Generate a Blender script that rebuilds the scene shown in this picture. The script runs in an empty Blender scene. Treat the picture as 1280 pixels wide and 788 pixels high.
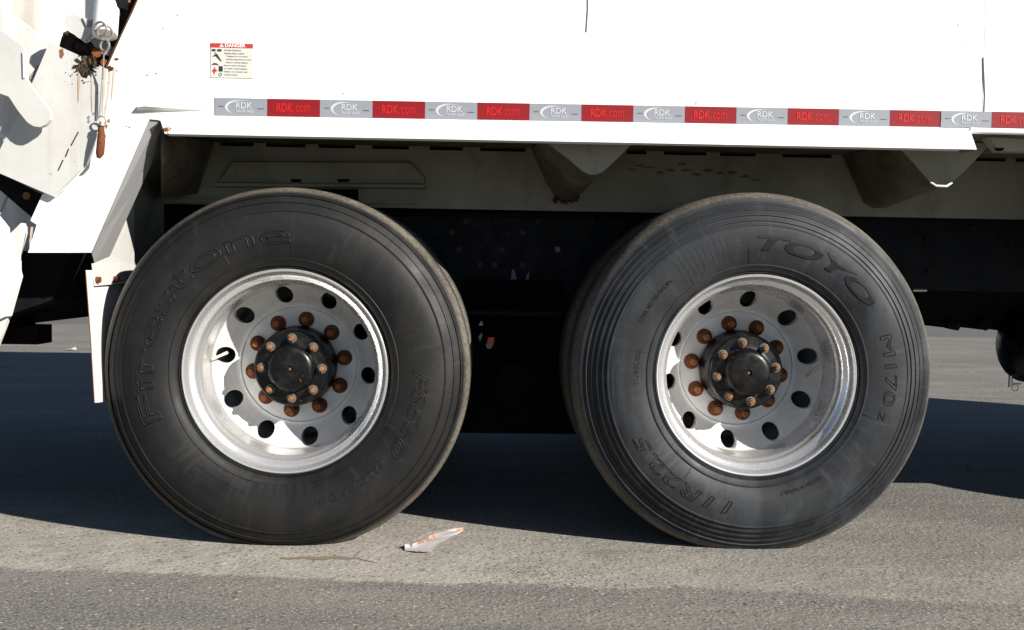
import bpy, bmesh, math, random
from mathutils import Vector, Matrix
random.seed(7)
PI = math.pi
sc = bpy.context.scene
col = sc.collection

# ------------------------------------------------------------------ camera
CAM = Vector((0.5431, -3.2628, 0.8084))
YAW, PITCH, ROLL, FPX = 0.0341, -0.0386, 0.0165, 1404.4
F = Vector((math.sin(YAW)*math.cos(PITCH), math.cos(YAW)*math.cos(PITCH), math.sin(PITCH)))
R0 = Vector((math.cos(YAW), -math.sin(YAW), 0)); U0 = R0.cross(F)
RR = R0*math.cos(ROLL) + U0*math.sin(ROLL)
UU = -R0*math.sin(ROLL) + U0*math.cos(ROLL)
cd = bpy.data.cameras.new('camera'); cam = bpy.data.objects.new('camera', cd); col.objects.link(cam)
M = Matrix((RR, UU, -F)).transposed().to_4x4(); M.translation = CAM
cam.matrix_world = M
cd.sensor_width = 36; cd.lens = 36*FPX/1280; cd.clip_end = 3000; cd.clip_start = .05
sc.camera = cam
def at(px, py, Y):
    """photograph pixel -> point on the vertical plane at depth Y"""
    d = F + RR*((px-640)/FPX) - UU*((py-394)/FPX)
    return CAM + d*((Y-CAM.y)/d.y)
def ground_at(px, py, Z=0):
    d = F + RR*((px-640)/FPX) - UU*((py-394)/FPX)
    return CAM + d*((Z-CAM.z)/d.z)

# ------------------------------------------------------------------ light
SUN = Vector((1.49, -1.17, 1.0)).normalized()         # towards the sun
w = bpy.data.worlds.new('World'); sc.world = w; w.use_nodes = True
nt = w.node_tree; nt.nodes.clear()
sky = nt.nodes.new('ShaderNodeTexSky'); sky.sky_type = 'NISHITA'; sky.sun_disc = False
sky.sun_elevation = math.asin(SUN.z); sky.sun_rotation = math.atan2(SUN.x, SUN.y)
bg = nt.nodes.new('ShaderNodeBackground'); bg.inputs[1].default_value = .05
sky.dust_density = .2; sky.air_density = .7; sky.ozone_density = 1.0; sky.altitude = 1500
wo = nt.nodes.new('ShaderNodeOutputWorld')
nt.links.new(sky.outputs[0], bg.inputs[0]); nt.links.new(bg.outputs[0], wo.inputs[0])
sl = bpy.data.lights.new('sun', 'SUN'); sl.energy = 5.0; sl.angle = math.radians(.5); sl.color = (1, .945, .87)
so = bpy.data.objects.new('sun', sl); col.objects.link(so)
so.rotation_euler = SUN.to_track_quat('Z', 'Y').to_euler(); so.location = (6, -6, 6)
sc.view_settings.view_transform = 'Standard'; sc.view_settings.look = 'None'
sc.view_settings.gamma = 1; sc.view_settings.exposure = .94

# ------------------------------------------------------------------ materials
class NT:
    def __init__(s, name):
        s.m = bpy.data.materials.new(name); s.m.use_nodes = True
        s.t = s.m.node_tree; s.b = s.t.nodes['Principled BSDF']
    def n(s, typ, **k):
        x = s.t.nodes.new('ShaderNode'+typ)
        for a, v in k.items(): setattr(x, a, v)
        return x
    def l(s, a, b): s.t.links.new(a, b)
    def noise(s, scale, detail=4, rough=.55, vec=None, dist=0):
        x = s.n('TexNoise'); x.inputs['Scale'].default_value = scale; x.inputs['Detail'].default_value = detail
        x.inputs['Roughness'].default_value = rough; x.inputs['Distortion'].default_value = dist
        if vec is not None: s.l(vec, x.inputs['Vector'])
        return x.outputs['Fac']
    def ramp(s, f, stops, interp='LINEAR'):
        x = s.n('ValToRGB'); x.color_ramp.interpolation = interp
        e = x.color_ramp.elements
        while len(e) < len(stops): e.new(.5)
        for i, (p, c) in enumerate(stops):
            e[i].position = p; e[i].color = (c, c, c, 1) if not hasattr(c, '__len__') else (*c, 1)
        s.l(f, x.inputs[0]); return x.outputs[0]
    def mix(s, f, a, b, mode='MIX'):
        x = s.n('MixRGB'); x.blend_type = mode
        for i, v in ((0, f), (1, a), (2, b)):
            if hasattr(v, 'is_output'): s.l(v, x.inputs[i])
            elif hasattr(v, '__len__'): x.inputs[i].default_value = (*v, 1)
            else: x.inputs[i].default_value = v if i == 0 else (v, v, v, 1)
        return x.outputs[0]
    def math(s, op, a, b=0, c=0):
        x = s.n('Math'); x.operation = op
        for i, v in enumerate((a, b, c)):
            if hasattr(v, 'is_output'): s.l(v, x.inputs[i])
            else: x.inputs[i].default_value = v
        return x.outputs[0]
    def coord(s, which='Object', scale=None):
        x = s.n('TexCoord').outputs[which]
        if scale:
            m = s.n('Mapping'); m.inputs['Scale'].default_value = scale; s.l(x, m.inputs[0]); x = m.outputs[0]
        return x
    def pos(s, scale=None):
        x = s.n('NewGeometry').outputs['Position']
        if scale:
            m = s.n('Mapping'); m.inputs['Scale'].default_value = scale; s.l(x, m.inputs[0]); x = m.outputs[0]
        return x
    def bump(s, h, strength=.3, dist=.002, prev=None):
        x = s.n('Bump'); x.inputs['Strength'].default_value = strength; x.inputs['Distance'].default_value = dist
        s.l(h, x.inputs['Height'])
        if prev is not None: s.l(prev, x.inputs['Normal'])
        s.l(x.outputs[0], s.b.inputs['Normal']); return x.outputs[0]
    def set(s, **k):
        nm = dict(color='Base Color', rough='Roughness', metal='Metallic', spec='Specular IOR Level', coat='Coat Weight', sheen='Sheen Weight', crough='Coat Roughness')
        for a, v in k.items():
            i = s.b.inputs[nm[a]]
            if hasattr(v, 'is_output'): s.l(v, i)
            elif hasattr(v, '__len__'): i.default_value = (*v, 1)
            else: i.default_value = v
        return s
def simple(name, c, rough=.5, metal=0, spec=.5):
    return NT(name).set(color=c, rough=rough, metal=metal, spec=spec).m

def mk_white():
    n = NT('white_paint'); p = n.pos()
    big = n.noise(1.6, 5, .6, p)
    streak = n.noise(7, 5, .6, n.pos((1.0, 1.0, .12)))
    fine = n.noise(60, 3, .6, p)
    c = n.mix(n.ramp(streak, [(.42, 0), (.75, .35)]), (.80, .80, .785), (.66, .645, .60))
    c = n.mix(n.ramp(big, [(.5, 0), (.8, .3)]), c, (.68, .66, .61))
    sxx = n.n('SeparateXYZ'); n.l(p, sxx.inputs[0])
    old = n.math('MULTIPLY', n.ramp(n.math('ADD', n.math('MULTIPLY', sxx.outputs[0], .5), .6), [(.18, 1), (.52, 0)]), n.ramp(n.noise(5, 6, .65, n.pos((1.4, 1, .16))), [(.36, 0), (.6, .9)]))
    c = n.mix(old, c, (.40, .365, .315))
    spots = n.math('MULTIPLY', n.ramp(n.noise(38, 2, .5, p), [(.735, 0), (.75, .7)]), n.ramp(n.noise(2.3, 2, .5, p), [(.5, 0), (.62, 1)]))
    c = n.mix(spots, c, (.16, .10, .06))
    n.set(color=c, rough=n.ramp(fine, [(.3, .38), (.7, .55)]), spec=.4)
    n.bump(n.noise(5, 2, .5, p), .1, .004)
    return n.m
def mk_aged():
    n = NT('aged_cream_paint'); p = n.pos()
    c = n.mix(n.ramp(n.noise(4, 6, .65, p), [(.4, 0), (.72, 1)]), (.50, .50, .48), (.42, .41, .385))
    c = n.mix(n.ramp(n.noise(11, 5, .6, n.pos((1.6, 1, .1))), [(.5, 0), (.75, .5)]), c, (.33, .27, .21))
    c = n.mix(n.ramp(n.noise(60, 3, .6, p), [(.70, 0), (.73, .8)]), c, (.14, .08, .05))
    n.set(color=c, rough=.5, spec=.35); return n.m
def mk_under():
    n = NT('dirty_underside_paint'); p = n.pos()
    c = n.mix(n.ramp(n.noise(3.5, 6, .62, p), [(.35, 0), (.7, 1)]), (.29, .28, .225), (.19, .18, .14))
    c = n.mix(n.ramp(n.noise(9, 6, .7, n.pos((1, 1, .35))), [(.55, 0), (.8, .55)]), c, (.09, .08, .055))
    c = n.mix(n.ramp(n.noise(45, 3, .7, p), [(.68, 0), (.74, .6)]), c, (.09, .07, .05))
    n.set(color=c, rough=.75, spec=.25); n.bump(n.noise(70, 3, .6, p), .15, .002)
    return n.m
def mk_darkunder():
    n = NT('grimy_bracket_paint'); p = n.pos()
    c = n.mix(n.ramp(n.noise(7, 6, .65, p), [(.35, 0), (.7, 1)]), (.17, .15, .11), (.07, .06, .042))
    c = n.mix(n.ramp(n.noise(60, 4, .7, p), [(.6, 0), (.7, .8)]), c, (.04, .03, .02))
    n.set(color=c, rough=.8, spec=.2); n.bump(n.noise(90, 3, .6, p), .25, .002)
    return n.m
def mk_grime_black():
    n = NT('grimy_black_steel'); p = n.pos()
    c = n.mix(n.ramp(n.noise(11, 6, .7, p), [(.4, 0), (.75, 1)]), (.0030, .0034, .0045), (.009, .008, .007))
    n.set(color=c, rough=.85, spec=.12); n.bump(n.noise(60, 4, .6, p), .3, .002)
    return n.m
def mk_rubber(name, base, dust, amt, angular=True):
    """object coordinates: y is the axle, so x and z span the wheel face"""
    n = NT(name); o = n.coord()
    sx = n.n('SeparateXYZ'); n.l(o, sx.inputs[0])
    rad = n.math('SQRT', n.math('ADD', n.math('MULTIPLY', sx.outputs[0], sx.outputs[0]), n.math('MULTIPLY', sx.outputs[2], sx.outputs[2])))
    cb = n.n('CombineXYZ'); n.l(rad, cb.inputs[0])
    ang = n.math('ARCTAN2', sx.outputs[0], sx.outputs[2])
    n.l(n.math('MULTIPLY', n.math('SINE', ang), .03), cb.inputs[1]); n.l(n.math('MULTIPLY', n.math('COSINE', ang), .03), cb.inputs[2])
    rings = n.noise(26, 5, .7, cb.outputs[0])
    cloud = n.noise(4.2, 7, .66, o, .5)
    c = n.mix(n.ramp(cloud, [(.40, 0), (.72, amt)]), base, dust)
    c = n.mix(n.ramp(rings, [(.45, 0), (.72, amt*.8)]), c, dust)
    scuff = n.noise(26, 6, .75, n.coord('Object', (1, 1, .55)))
    c = n.mix(n.ramp(scuff, [(.58, 0), (.76, amt*.9)]), c, tuple(v*1.35 for v in dust))
    smear = n.noise(2.6, 6, .7, n.coord('Object', (1.7, 1, .8)), 1.2)
    c = n.mix(n.ramp(smear, [(.50, 0), (.66, amt)]), c, tuple(v*1.25 for v in dust))
    low = n.ramp(n.math('ADD', n.noise(5, 5, .7, o), n.math('MULTIPLY', rad, -1.5)), [(-.1, 0), (.05, .0), (.15, .55)])
    c = n.mix(low, c, (dust[0]*1.35, dust[1]*1.2, dust[2]*1.0))      # brown dust packed round the rim
    cs = n.n('CombineXYZ'); n.l(n.math('MULTIPLY', ang, 22), cs.inputs[0]); n.l(n.math('MULTIPLY', rad, 9), cs.inputs[1])
    scrub = n.math('MULTIPLY', n.ramp(n.noise(1.0, 4, .7, cs.outputs[0]), [(.52, 0), (.66, 1)]), n.ramp(n.noise(3.1, 3, .6, o), [(.48, 0), (.6, .8)]))
    c = n.mix(scrub, c, tuple(v*1.4 for v in dust))
    specks = n.ramp(n.noise(210, 2, .5, o), [(.73, 0), (.77, .5)])
    c = n.mix(specks, c, (.09, .08, .065))
    tread = n.ramp(rad, [(0, 0), (.516, 0), (.527, 1)])
    tread = n.math('MULTIPLY', tread, n.ramp(n.noise(6, 5, .65, o), [(.3, .55), (.55, 1)]))                     # worn, dusty tread
    tcol = n.mix(n.ramp(n.noise(90, 4, .7, o), [(.35, 0), (.65, 1)]), (.075, .068, .056), (.185, .165, .132))
    side = n.ramp(n.math('ADD', sx.outputs[1], .5), [(0, 1), (.552, 1), (.572, .22), (1, .22)])
    c = n.mix(n.math('MULTIPLY', n.math('MULTIPLY', tread, .85), side), c, tcol)
    n.set(color=c, rough=n.ramp(n.noise(7, 5, .6, o), [(.3, .46), (.7, .68)]), spec=.3)
    b = n.bump(n.noise(300, 4, .7, o), .35, .0008)
    fine = n.n('TexWave'); fine.bands_direction = 'X'; fine.inputs['Scale'].default_value = 42; fine.inputs['Distortion'].default_value = .6
    n.l(cb.outputs[0], fine.inputs[0]); b = n.bump(rings, .25, .0012, b)
    n.bump(n.noise(11, 5, .6, o), .3, .004, b)
    return n.m
def mk_alu(name, c1, c2, r1, r2, metal=1.0, streak=1.0):
    n = NT(name); o = n.coord()
    sx = n.n('SeparateXYZ'); n.l(o, sx.inputs[0])
    rad = n.math('SQRT', n.math('ADD', n.math('MULTIPLY', sx.outputs[0], sx.outputs[0]), n.math('MULTIPLY', sx.outputs[2], sx.outputs[2])))
    ang = n.math('ARCTAN2', sx.outputs[0], sx.outputs[2])
    cb = n.n('CombineXYZ')
    n.l(n.math('MULTIPLY', rad, 60), cb.inputs[0]); n.l(n.math('MULTIPLY', n.math('SINE', ang), 1.2), cb.inputs[1])
    n.l(n.math('ADD', n.math('MULTIPLY', n.math('COSINE', ang), 1.2), n.math('MULTIPLY', sx.outputs[1], 55)), cb.inputs[2])
    ring = n.noise(1.0, 4, .6, cb.outputs[0])
    blot = n.noise(11, 7, .68, o, .4)
    c = n.mix(n.ramp(blot, [(.35, 0), (.68, 1)]), c1, c2)
    c = n.mix(n.ramp(ring, [(.35, 0), (.75, .4*streak)]), c, tuple(v*.62 for v in c2))
    c = n.mix(n.ramp(n.noise(38, 4, .7, o), [(.66, 0), (.78, .30)]), c, (.30, .27, .23))
    n.set(color=c, metal=metal, rough=n.ramp(blot, [(.3, r1), (.7, r2)]), spec=.5)
    b = n.bump(ring, .07, .0010)
    return n.m
def mk_rust(name, a, b):
    n = NT(name); o = n.pos()
    c = n.mix(n.ramp(n.noise(70, 5, .7, o), [(.35, 0), (.68, 1)]), a, b)
    n.set(color=c, rough=.9, spec=.2); n.bump(n.noise(260, 4, .7, o), .5, .0015)
    return n.m
def mk_blackpaint():
    n = NT('black_hub_paint'); o = n.pos()
    c = n.mix(n.ramp(n.noise(30, 5, .7, o), [(.5, 0), (.75, .6)]), (.0035, .0035, .004), (.03, .026, .02))
    c = n.mix(n.ramp(n.noise(90, 3, .6, o), [(.68, 0), (.72, .7)]), c, (.16, .12, .08))
    n.set(color=c, rough=n.ramp(n.noise(25, 4, .6, o), [(.35, .22), (.7, .5)]), spec=.28); n.bump(n.noise(120, 3, .6, o), .2, .001)
    return n.m
def mk_ground():
    n = NT('worn_asphalt'); p = n.pos()
    sx = n.n('SeparateXYZ'); n.l(p, sx.inputs[0])
    big = n.noise(.8, 4, .6, n.pos((.6, 1.2, 1)))
    # distance from the wandering edge of the old lighter surface near the wheels
    wob = n.noise(1.3, 5, .6, n.pos((1, .01, 1)))
    edge = n.math('ADD', n.math('MULTIPLY', n.math('SUBTRACT', wob, .5), .34), n.math('ADD', n.math('MULTIPLY', sx.outputs[0], -.10), -.34))
    d = n.math('SUBTRACT', sx.outputs[1], edge)
    near = n.ramp(n.math('ADD', d, n.math('MULTIPLY', n.math('SUBTRACT', n.noise(14, 5, .7, p), .5), .05)), [(0, 0), (.03, 1), (.5, .9), (1.0, 0)])
    fade = n.ramp(n.math('ADD', n.math('MULTIPLY', sx.outputs[0], .25), .5), [(0, 1), (.62, 1), (.85, .35), (1, .3)])
    tan = n.math('MULTIPLY', near, fade)
    base = n.mix(n.ramp(n.noise(1.2, 6, .65, n.pos((.5, 1.6, 1))), [(.38, 0), (.62, 1)]), (.126, .118, .107), (.192, .180, .158))
    base = n.mix(n.ramp(n.noise(3.2, 5, .7, n.pos((.22, 1.5, 1))), [(.50, 0), (.66, .6)]), base, (.100, .097, .095))
    tancol = n.mix(n.ramp(n.noise(5, 6, .7, p), [(.35, 0), (.65, 1)]), (.27, .252, .215), (.42, .392, .335))
    c = n.mix(n.math('MULTIPLY', tan, .85), base, tancol)
    c = n.mix(n.ramp(n.noise(4.3, 5, .7, n.pos((.35, 1.6, 1))), [(.60, 0), (.70, .55)]), c, (.15, .128, .09))   # oily brown stains
    c = n.mix(n.ramp(n.noise(17, 6, .75, p), [(.50, 0), (.72, .45)]), c, (.11, .105, .098))
    agg = n.noise(85, 5, .80, p)
    c = n.mix(n.ramp(agg, [(.32, .85), (.5, 0)]), c, (.040, .042, .040))
    c = n.mix(n.ramp(n.noise(130, 4, .75, p), [(.52, 0), (.66, .8)]), c, (.46, .44, .40))
    v = n.n('TexVoronoi'); v.inputs['Scale'].default_value = 62; n.l(p, v.inputs['Vector'])
    sel = n.n('SeparateColor'); n.l(v.outputs['Color'], sel.inputs[0])
    darkp = n.math('MULTIPLY', n.ramp(v.outputs['Distance'], [(.22, 1), (.34, 0)]), n.ramp(sel.outputs[0], [(.72, 0), (.76, 1)]))
    c = n.mix(n.math('MULTIPLY', darkp, .75), c, (.035, .032, .030))
    lightp = n.math('MULTIPLY', n.ramp(v.outputs['Distance'], [(.18, 1), (.28, 0)]), n.ramp(sel.outputs[1], [(.93, 0), (.95, 1)]))
    c = n.mix(n.math('MULTIPLY', lightp, .7), c, (.62, .60, .56))
    # fine cracks
    cv = n.n('TexVoronoi'); cv.feature = 'DISTANCE_TO_EDGE'; cv.inputs['Scale'].default_value = 1.1
    dn = n.n('TexNoise'); dn.inputs['Scale'].default_value = 3.5; dn.inputs['Detail'].default_value = 6; n.l(p, dn.inputs['Vector'])
    mv = n.n('MixRGB'); mv.inputs[0].default_value = .16; n.l(p, mv.inputs[1]); n.l(dn.outputs['Color'], mv.inputs[2])
    n.l(mv.outputs[0], cv.inputs['Vector'])
    crack = n.ramp(cv.outputs['Distance'], [(.002, 1), (.009, 0)])
    crack = n.math('MULTIPLY', crack, n.ramp(n.noise(.9, 2, .5, p), [(.60, 0), (.68, 1)]))
    crack = n.math('MULTIPLY', crack, n.ramp(n.math('MULTIPLY', sx.outputs[1], .2), [(.1, 0), (.2, 1)]))
    c = n.mix(n.math('MULTIPLY', crack, .65), c, (.04, .038, .035))
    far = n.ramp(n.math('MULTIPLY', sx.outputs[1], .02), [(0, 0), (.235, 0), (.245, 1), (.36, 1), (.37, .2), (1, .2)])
    c = n.mix(n.math('MULTIPLY', far, .6), c, (.085, .086, .088))   # distant band of shade across the yard, painted into the ground colour
    n.set(color=c, rough=.88, spec=.25)
    h = n.math('ADD', n.math('MULTIPLY', agg, 1.0), n.math('MULTIPLY', v.outputs['Distance'], -.5))
    h = n.math('SUBTRACT', h, n.math('MULTIPLY', crack, 1.5))
    b = n.bump(h, .62, .006)
    step = n.bump(n.math('MULTIPLY', near, 1.0), .6, .006, b)
    n.bump(n.noise(9, 5, .6, p), .35, .02, step)
    return n.m

WHITE = mk_white(); CREAM = mk_aged(); UNDER = mk_under(); DUNDER = mk_darkunder(); BLACK = mk_grime_black()
RUBBER_L = mk_rubber('black_tyre_rubber', (.0045, .0048, .0054), (.0145, .0138, .0125), .5)
RUBBER_R = mk_rubber('dusty_sheen_rubber', (.0072, .0084, .0102), (.026, .0285, .032), .7)  # dust tint is bluish to paint in the sheen on the sidewall
RUBBER_D = simple('moulded_letter_rubber', (.0055, .006, .0065), .5, 0, .3)
RUBBER_LET = simple('faded_letter_rubber', (.011, .0113, .0118), .5, 0, .3)
ALU = mk_alu('polished_aluminium_lip', (.86, .86, .86), (.74, .74, .735), .22, .34, .76)
ALU_D = mk_alu('dull_aluminium_disc', (.72, .715, .70), (.55, .54, .51), .38, .58, .18, .6)
RUST = mk_rust('orange_rust', (.20, .065, .018), (.085, .028, .010))
RUST_D = mk_rust('dark_rust', (.075, .030, .014), (.028, .014, .008))
RUST_F = mk_rust('frame_bolt_rust', (.045, .022, .010), (.014, .009, .006))
STUD = mk_rust('tan_weathered_stud', (.30, .135, .05), (.12, .05, .022))
HUBB = mk_blackpaint(); GREASE = mk_rust('greasy_dirt', (.060, .042, .026), (.006, .006, .007)); PIN = mk_rust('pin_rust', (.17, .055, .022), (.07, .026, .013))
ZINC = simple('grimy_zinc', (.30, .28, .25), .5, .5)
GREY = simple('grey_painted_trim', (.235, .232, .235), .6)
NAVY = NT('navy_black_frame_paint')
NAVY.set(color=NAVY.mix(NAVY.ramp(NAVY.noise(9, 6, .7, NAVY.pos()), [(.4, 0), (.75, .7)]), (.0030, .0048, .009), (.009, .0095, .011)),
         rough=NAVY.ramp(NAVY.noise(14, 4, .6, NAVY.pos()), [(.3, .5), (.7, .75)]), spec=.2); NAVY = NAVY.m
RED = simple('red_reflective_tape', (.195, .0065, .010), .45, 0, .3)
RED2 = simple('bright_red_print', (.46, .012, .010), .45, 0, .3)
SILVER = NT('silver_reflective_tape')
_t = SILVER.n('TexBrick'); _t.inputs['Scale'].default_value = 170; _t.inputs['Color1'].default_value = (.168, .19, .225, 1); _t.inputs['Color2'].default_value = (.19, .21, .24, 1); _t.inputs['Mortar'].default_value = (.22, .235, .26, 1)
SILVER.l(SILVER.coord('Object', (1, 1, 1)), _t.inputs['Vector']); SILVER.set(color=_t.outputs[0], rough=.4); SILVER = SILVER.m
PRINTW = simple('white_print', (.78, .79, .80), .4)
TAPEW = simple('pale_tape_print', (.46, .48, .50), .45)
PRINTK = simple('black_print', (.02, .02, .022), .5)
PRINTG = simple('grey_print', (.22, .21, .20), .6)
PRINTM = simple('maroon_print', (.13, .06, .07), .5)
DECAL = simple('cream_decal_film', (.53, .525, .475), .45)
DECALR = simple('red_decal_header', (.42, .035, .03), .45)
CHROME = simple('zinc_plated_steel', (.62, .60, .57), .32, .8)
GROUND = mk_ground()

# ------------------------------------------------------------------ object helpers
WORLD = {}
def link(name, bm, mat, parent=None, origin=None, smooth=False, bevel=0):
    """world-space bmesh -> object whose origin sits at `origin`"""
    if bevel:
        es = [e for e in bm.edges if len(e.link_faces) == 2 and e.calc_face_angle(0) > .5]
        bmesh.ops.bevel(bm, geom=es, offset=bevel, segments=1, affect='EDGES', clamp_overlap=True)
    if origin is None:
        c = Vector((0, 0, 0))
        for v in bm.verts: c += v.co
        origin = c/max(1, len(bm.verts))
    origin = Vector(origin)
    bmesh.ops.recalc_face_normals(bm, faces=bm.faces)
    bmesh.ops.translate(bm, verts=bm.verts, vec=-origin)
    me = bpy.data.meshes.new(name); bm.to_mesh(me); bm.free()
    if isinstance(mat, (list, tuple)):
        for m in mat: me.materials.append(m)
    else: me.materials.append(mat)
    if smooth:
        for p in me.polygons: p.use_smooth = True
        me.set_sharp_from_angle(angle=math.radians(38))
    o = bpy.data.objects.new(name, me); col.objects.link(o)
    place(o, parent, origin); return o
def place(o, parent, origin):
    origin = Vector(origin); WORLD[o.name] = origin
    if parent is not None:
        o.parent = parent; o.location = origin - WORLD[parent.name]
    else: o.location = origin
def empty(name, origin, parent=None):
    o = bpy.data.objects.new(name, None); o.empty_display_size = .1; col.objects.link(o); place(o, parent, origin); return o
def tag(o, label=None, cat=None, group=None, kind=None):
    for k, v in (('label', label), ('category', cat), ('group', group), ('kind', kind)):
        if v: o[k] = v
    return o
def instance(src, name, parent, origin, roty=None):
    o = src.copy(); o.name = name; col.objects.link(o); place(o, parent, origin)
    if roty is not None: o.rotation_euler = (0, roty, 0)
    return o
def box(bm, a, b):
    a, b = Vector(a), Vector(b)
    vs = [bm.verts.new((x, y, z)) for x in (a.x, b.x) for y in (a.y, b.y) for z in (a.z, b.z)]
    for f in ((0,1,3,2), (4,6,7,5), (0,4,5,1), (2,3,7,6), (0,2,6,4), (1,5,7,3)): bm.faces.new([vs[i] for i in f])
    return bm
STUFF = {'mould_seam', 'small_print', 'rust_patch', 'caked_mud', 'moulded_bars', 'weld_scar', 'grease_clump'}
def boxo(name, a, b, mat, parent, bevel=.003): return link(name, box(bmesh.new(), a, b), mat, parent, bevel=bevel)
def prism(bm, pts, vec):
    """closed solid from a polygon pushed along vec"""
    A = [bm.verts.new(p) for p in pts]; B = [bm.verts.new(Vector(p)+Vector(vec)) for p in pts]
    bm.faces.new(A); bm.faces.new(B[::-1])
    n = len(A)
    for i in range(n): bm.faces.new((A[i], A[(i+1) % n], B[(i+1) % n], B[i]))
    return bm
def plate(name, px, Y, th, mat, parent, bevel=.002, **k):
    return link(name, prism(bmesh.new(), [at(x, y, Y) for x, y in px], (0, th, 0)), mat, parent, bevel=bevel, **k)
def tube(bm, pts, r, seg=10, cap=True):
    pts = [Vector(p) for p in pts]; rings = []
    rs = r if hasattr(r, '__len__') else [r]*len(pts)
    prev = None
    for i, p in enumerate(pts):
        t = (pts[min(i+1, len(pts)-1)] - pts[max(i-1, 0)]).normalized()
        if prev is None:
            a = t.cross(Vector((0, 0, 1)));
            if a.length < .1: a = t.cross(Vector((1, 0, 0)))
        else: a = prev - t*prev.dot(t)
        a.normalize(); prev = a; b = t.cross(a)
        rings.append([bm.verts.new(p + (a*math.cos(2*PI*j/seg) + b*math.sin(2*PI*j/seg))*rs[i]) for j in range(seg)])
    for A, B in zip(rings, rings[1:]):
        for j in range(seg): bm.faces.new((A[j], A[(j+1) % seg], B[(j+1) % seg], B[j]))
    if cap: bm.faces.new(rings[0][::-1]); bm.faces.new(rings[-1])
    return bm
def revolve(bm, prof, seg, closed=False, c=(0, 0, 0), matidx=None):
    """profile of (r, y) about the y axis through c"""
    c = Vector(c); rings = []
    for r, y in prof:
        if r < 1e-6: rings.append([bm.verts.new(c+Vector((0, y, 0)))]*seg); continue
        rings.append([bm.verts.new(c + Vector((r*math.sin(2*PI*j/seg), y, r*math.cos(2*PI*j/seg)))) for j in range(seg)])
    pr = list(zip(rings, rings[1:])) + ([(rings[-1], rings[0])] if closed else [])
    for k, (A, B) in enumerate(pr):
        for j in range(seg):
            vs = []
            for v in (A[j], A[(j+1) % seg], B[(j+1) % seg], B[j]):
                if v not in vs: vs.append(v)
            if len(vs) > 2:
                f = bm.faces.new(vs)
                if matidx: f.material_index = matidx[k]
    return bm
def ring(bm, c, R, r, axis=(0, 1, 0), seg=18):
    ax = Vector(axis).normalized(); a = ax.cross(Vector((.3, .1, 1))).normalized(); b = ax.cross(a)
    pts = [Vector(c)+(a*math.cos(2*PI*i/seg)+b*math.sin(2*PI*i/seg))*R for i in range(seg+1)]
    return tube(bm, pts, r, 6, False)

def text_mesh(body, size, shear=0, xs=1.0, outline=0, offset=0, extrude=0, spacing=1.0):
    cu = bpy.data.curves.new('t', 'FONT'); cu.body = body; cu.size = size; cu.shear = shear; cu.offset = offset
    cu.space_character = spacing; cu.resolution_u = 3
    if outline: cu.fill_mode = 'NONE'; cu.bevel_depth = outline; cu.bevel_resolution = 0
    else: cu.extrude = extrude
    o = bpy.data.objects.new('t', cu); col.objects.link(o)
    bpy.context.view_layer.update()
    dg = bpy.context.evaluated_depsgraph_get()
    me = bpy.data.meshes.new_from_object(o.evaluated_get(dg))
    bpy.data.objects.remove(o); bpy.data.curves.remove(cu)
    bm = bmesh.new(); bm.from_mesh(me); bpy.data.meshes.remove(me)
    bmesh.ops.remove_doubles(bm, verts=bm.verts, dist=1e-6)
    for v in bm.verts: v.co.x *= xs
    return bm
def flat_text(name, body, size, X, Y, Z, width, mat, parent, th=.0006, height=None, **k):
    """print standing on a vertical plane facing -Y, fitted to a width (and height)"""
    k['offset'] = k.get('offset', 0)*size
    bm = text_mesh(body, size, extrude=th/2, **k)
    xs = [v.co.x for v in bm.verts]; ys = [v.co.y for v in bm.verts]
    x0, x1, y0, y1 = min(xs), max(xs), min(ys), max(ys); s = width/(x1-x0); sy = (height/(y1-y0)) if height else s
    for v in bm.verts:
        x, y, z = v.co; v.co = Vector((X+(x-x0)*s, Y-z, Z+(y-y0)*sy))
    return link(name, bm, mat, parent)

# ------------------------------------------------------------------ ground
gm = bmesh.new()
def gz(x, y): return 0.0
S = 400
vs = [gm.verts.new(p) for p in ((-S, -S, 0), (S, -S, 0), (S, S, 0), (-S, S, 0))]; gm.faces.new(vs)
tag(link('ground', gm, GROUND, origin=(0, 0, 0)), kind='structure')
skyless = None

# ------------------------------------------------------------------ the truck
truck = empty('refuse_truck', (1.6, 1.22, 0))
tag(truck, 'white refuse truck with red and silver reflective tape above its dusty twin rear wheels', 'truck')
HL, HR = Vector((0, 0, .508)), Vector((1.3746, 0, .515))

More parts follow.
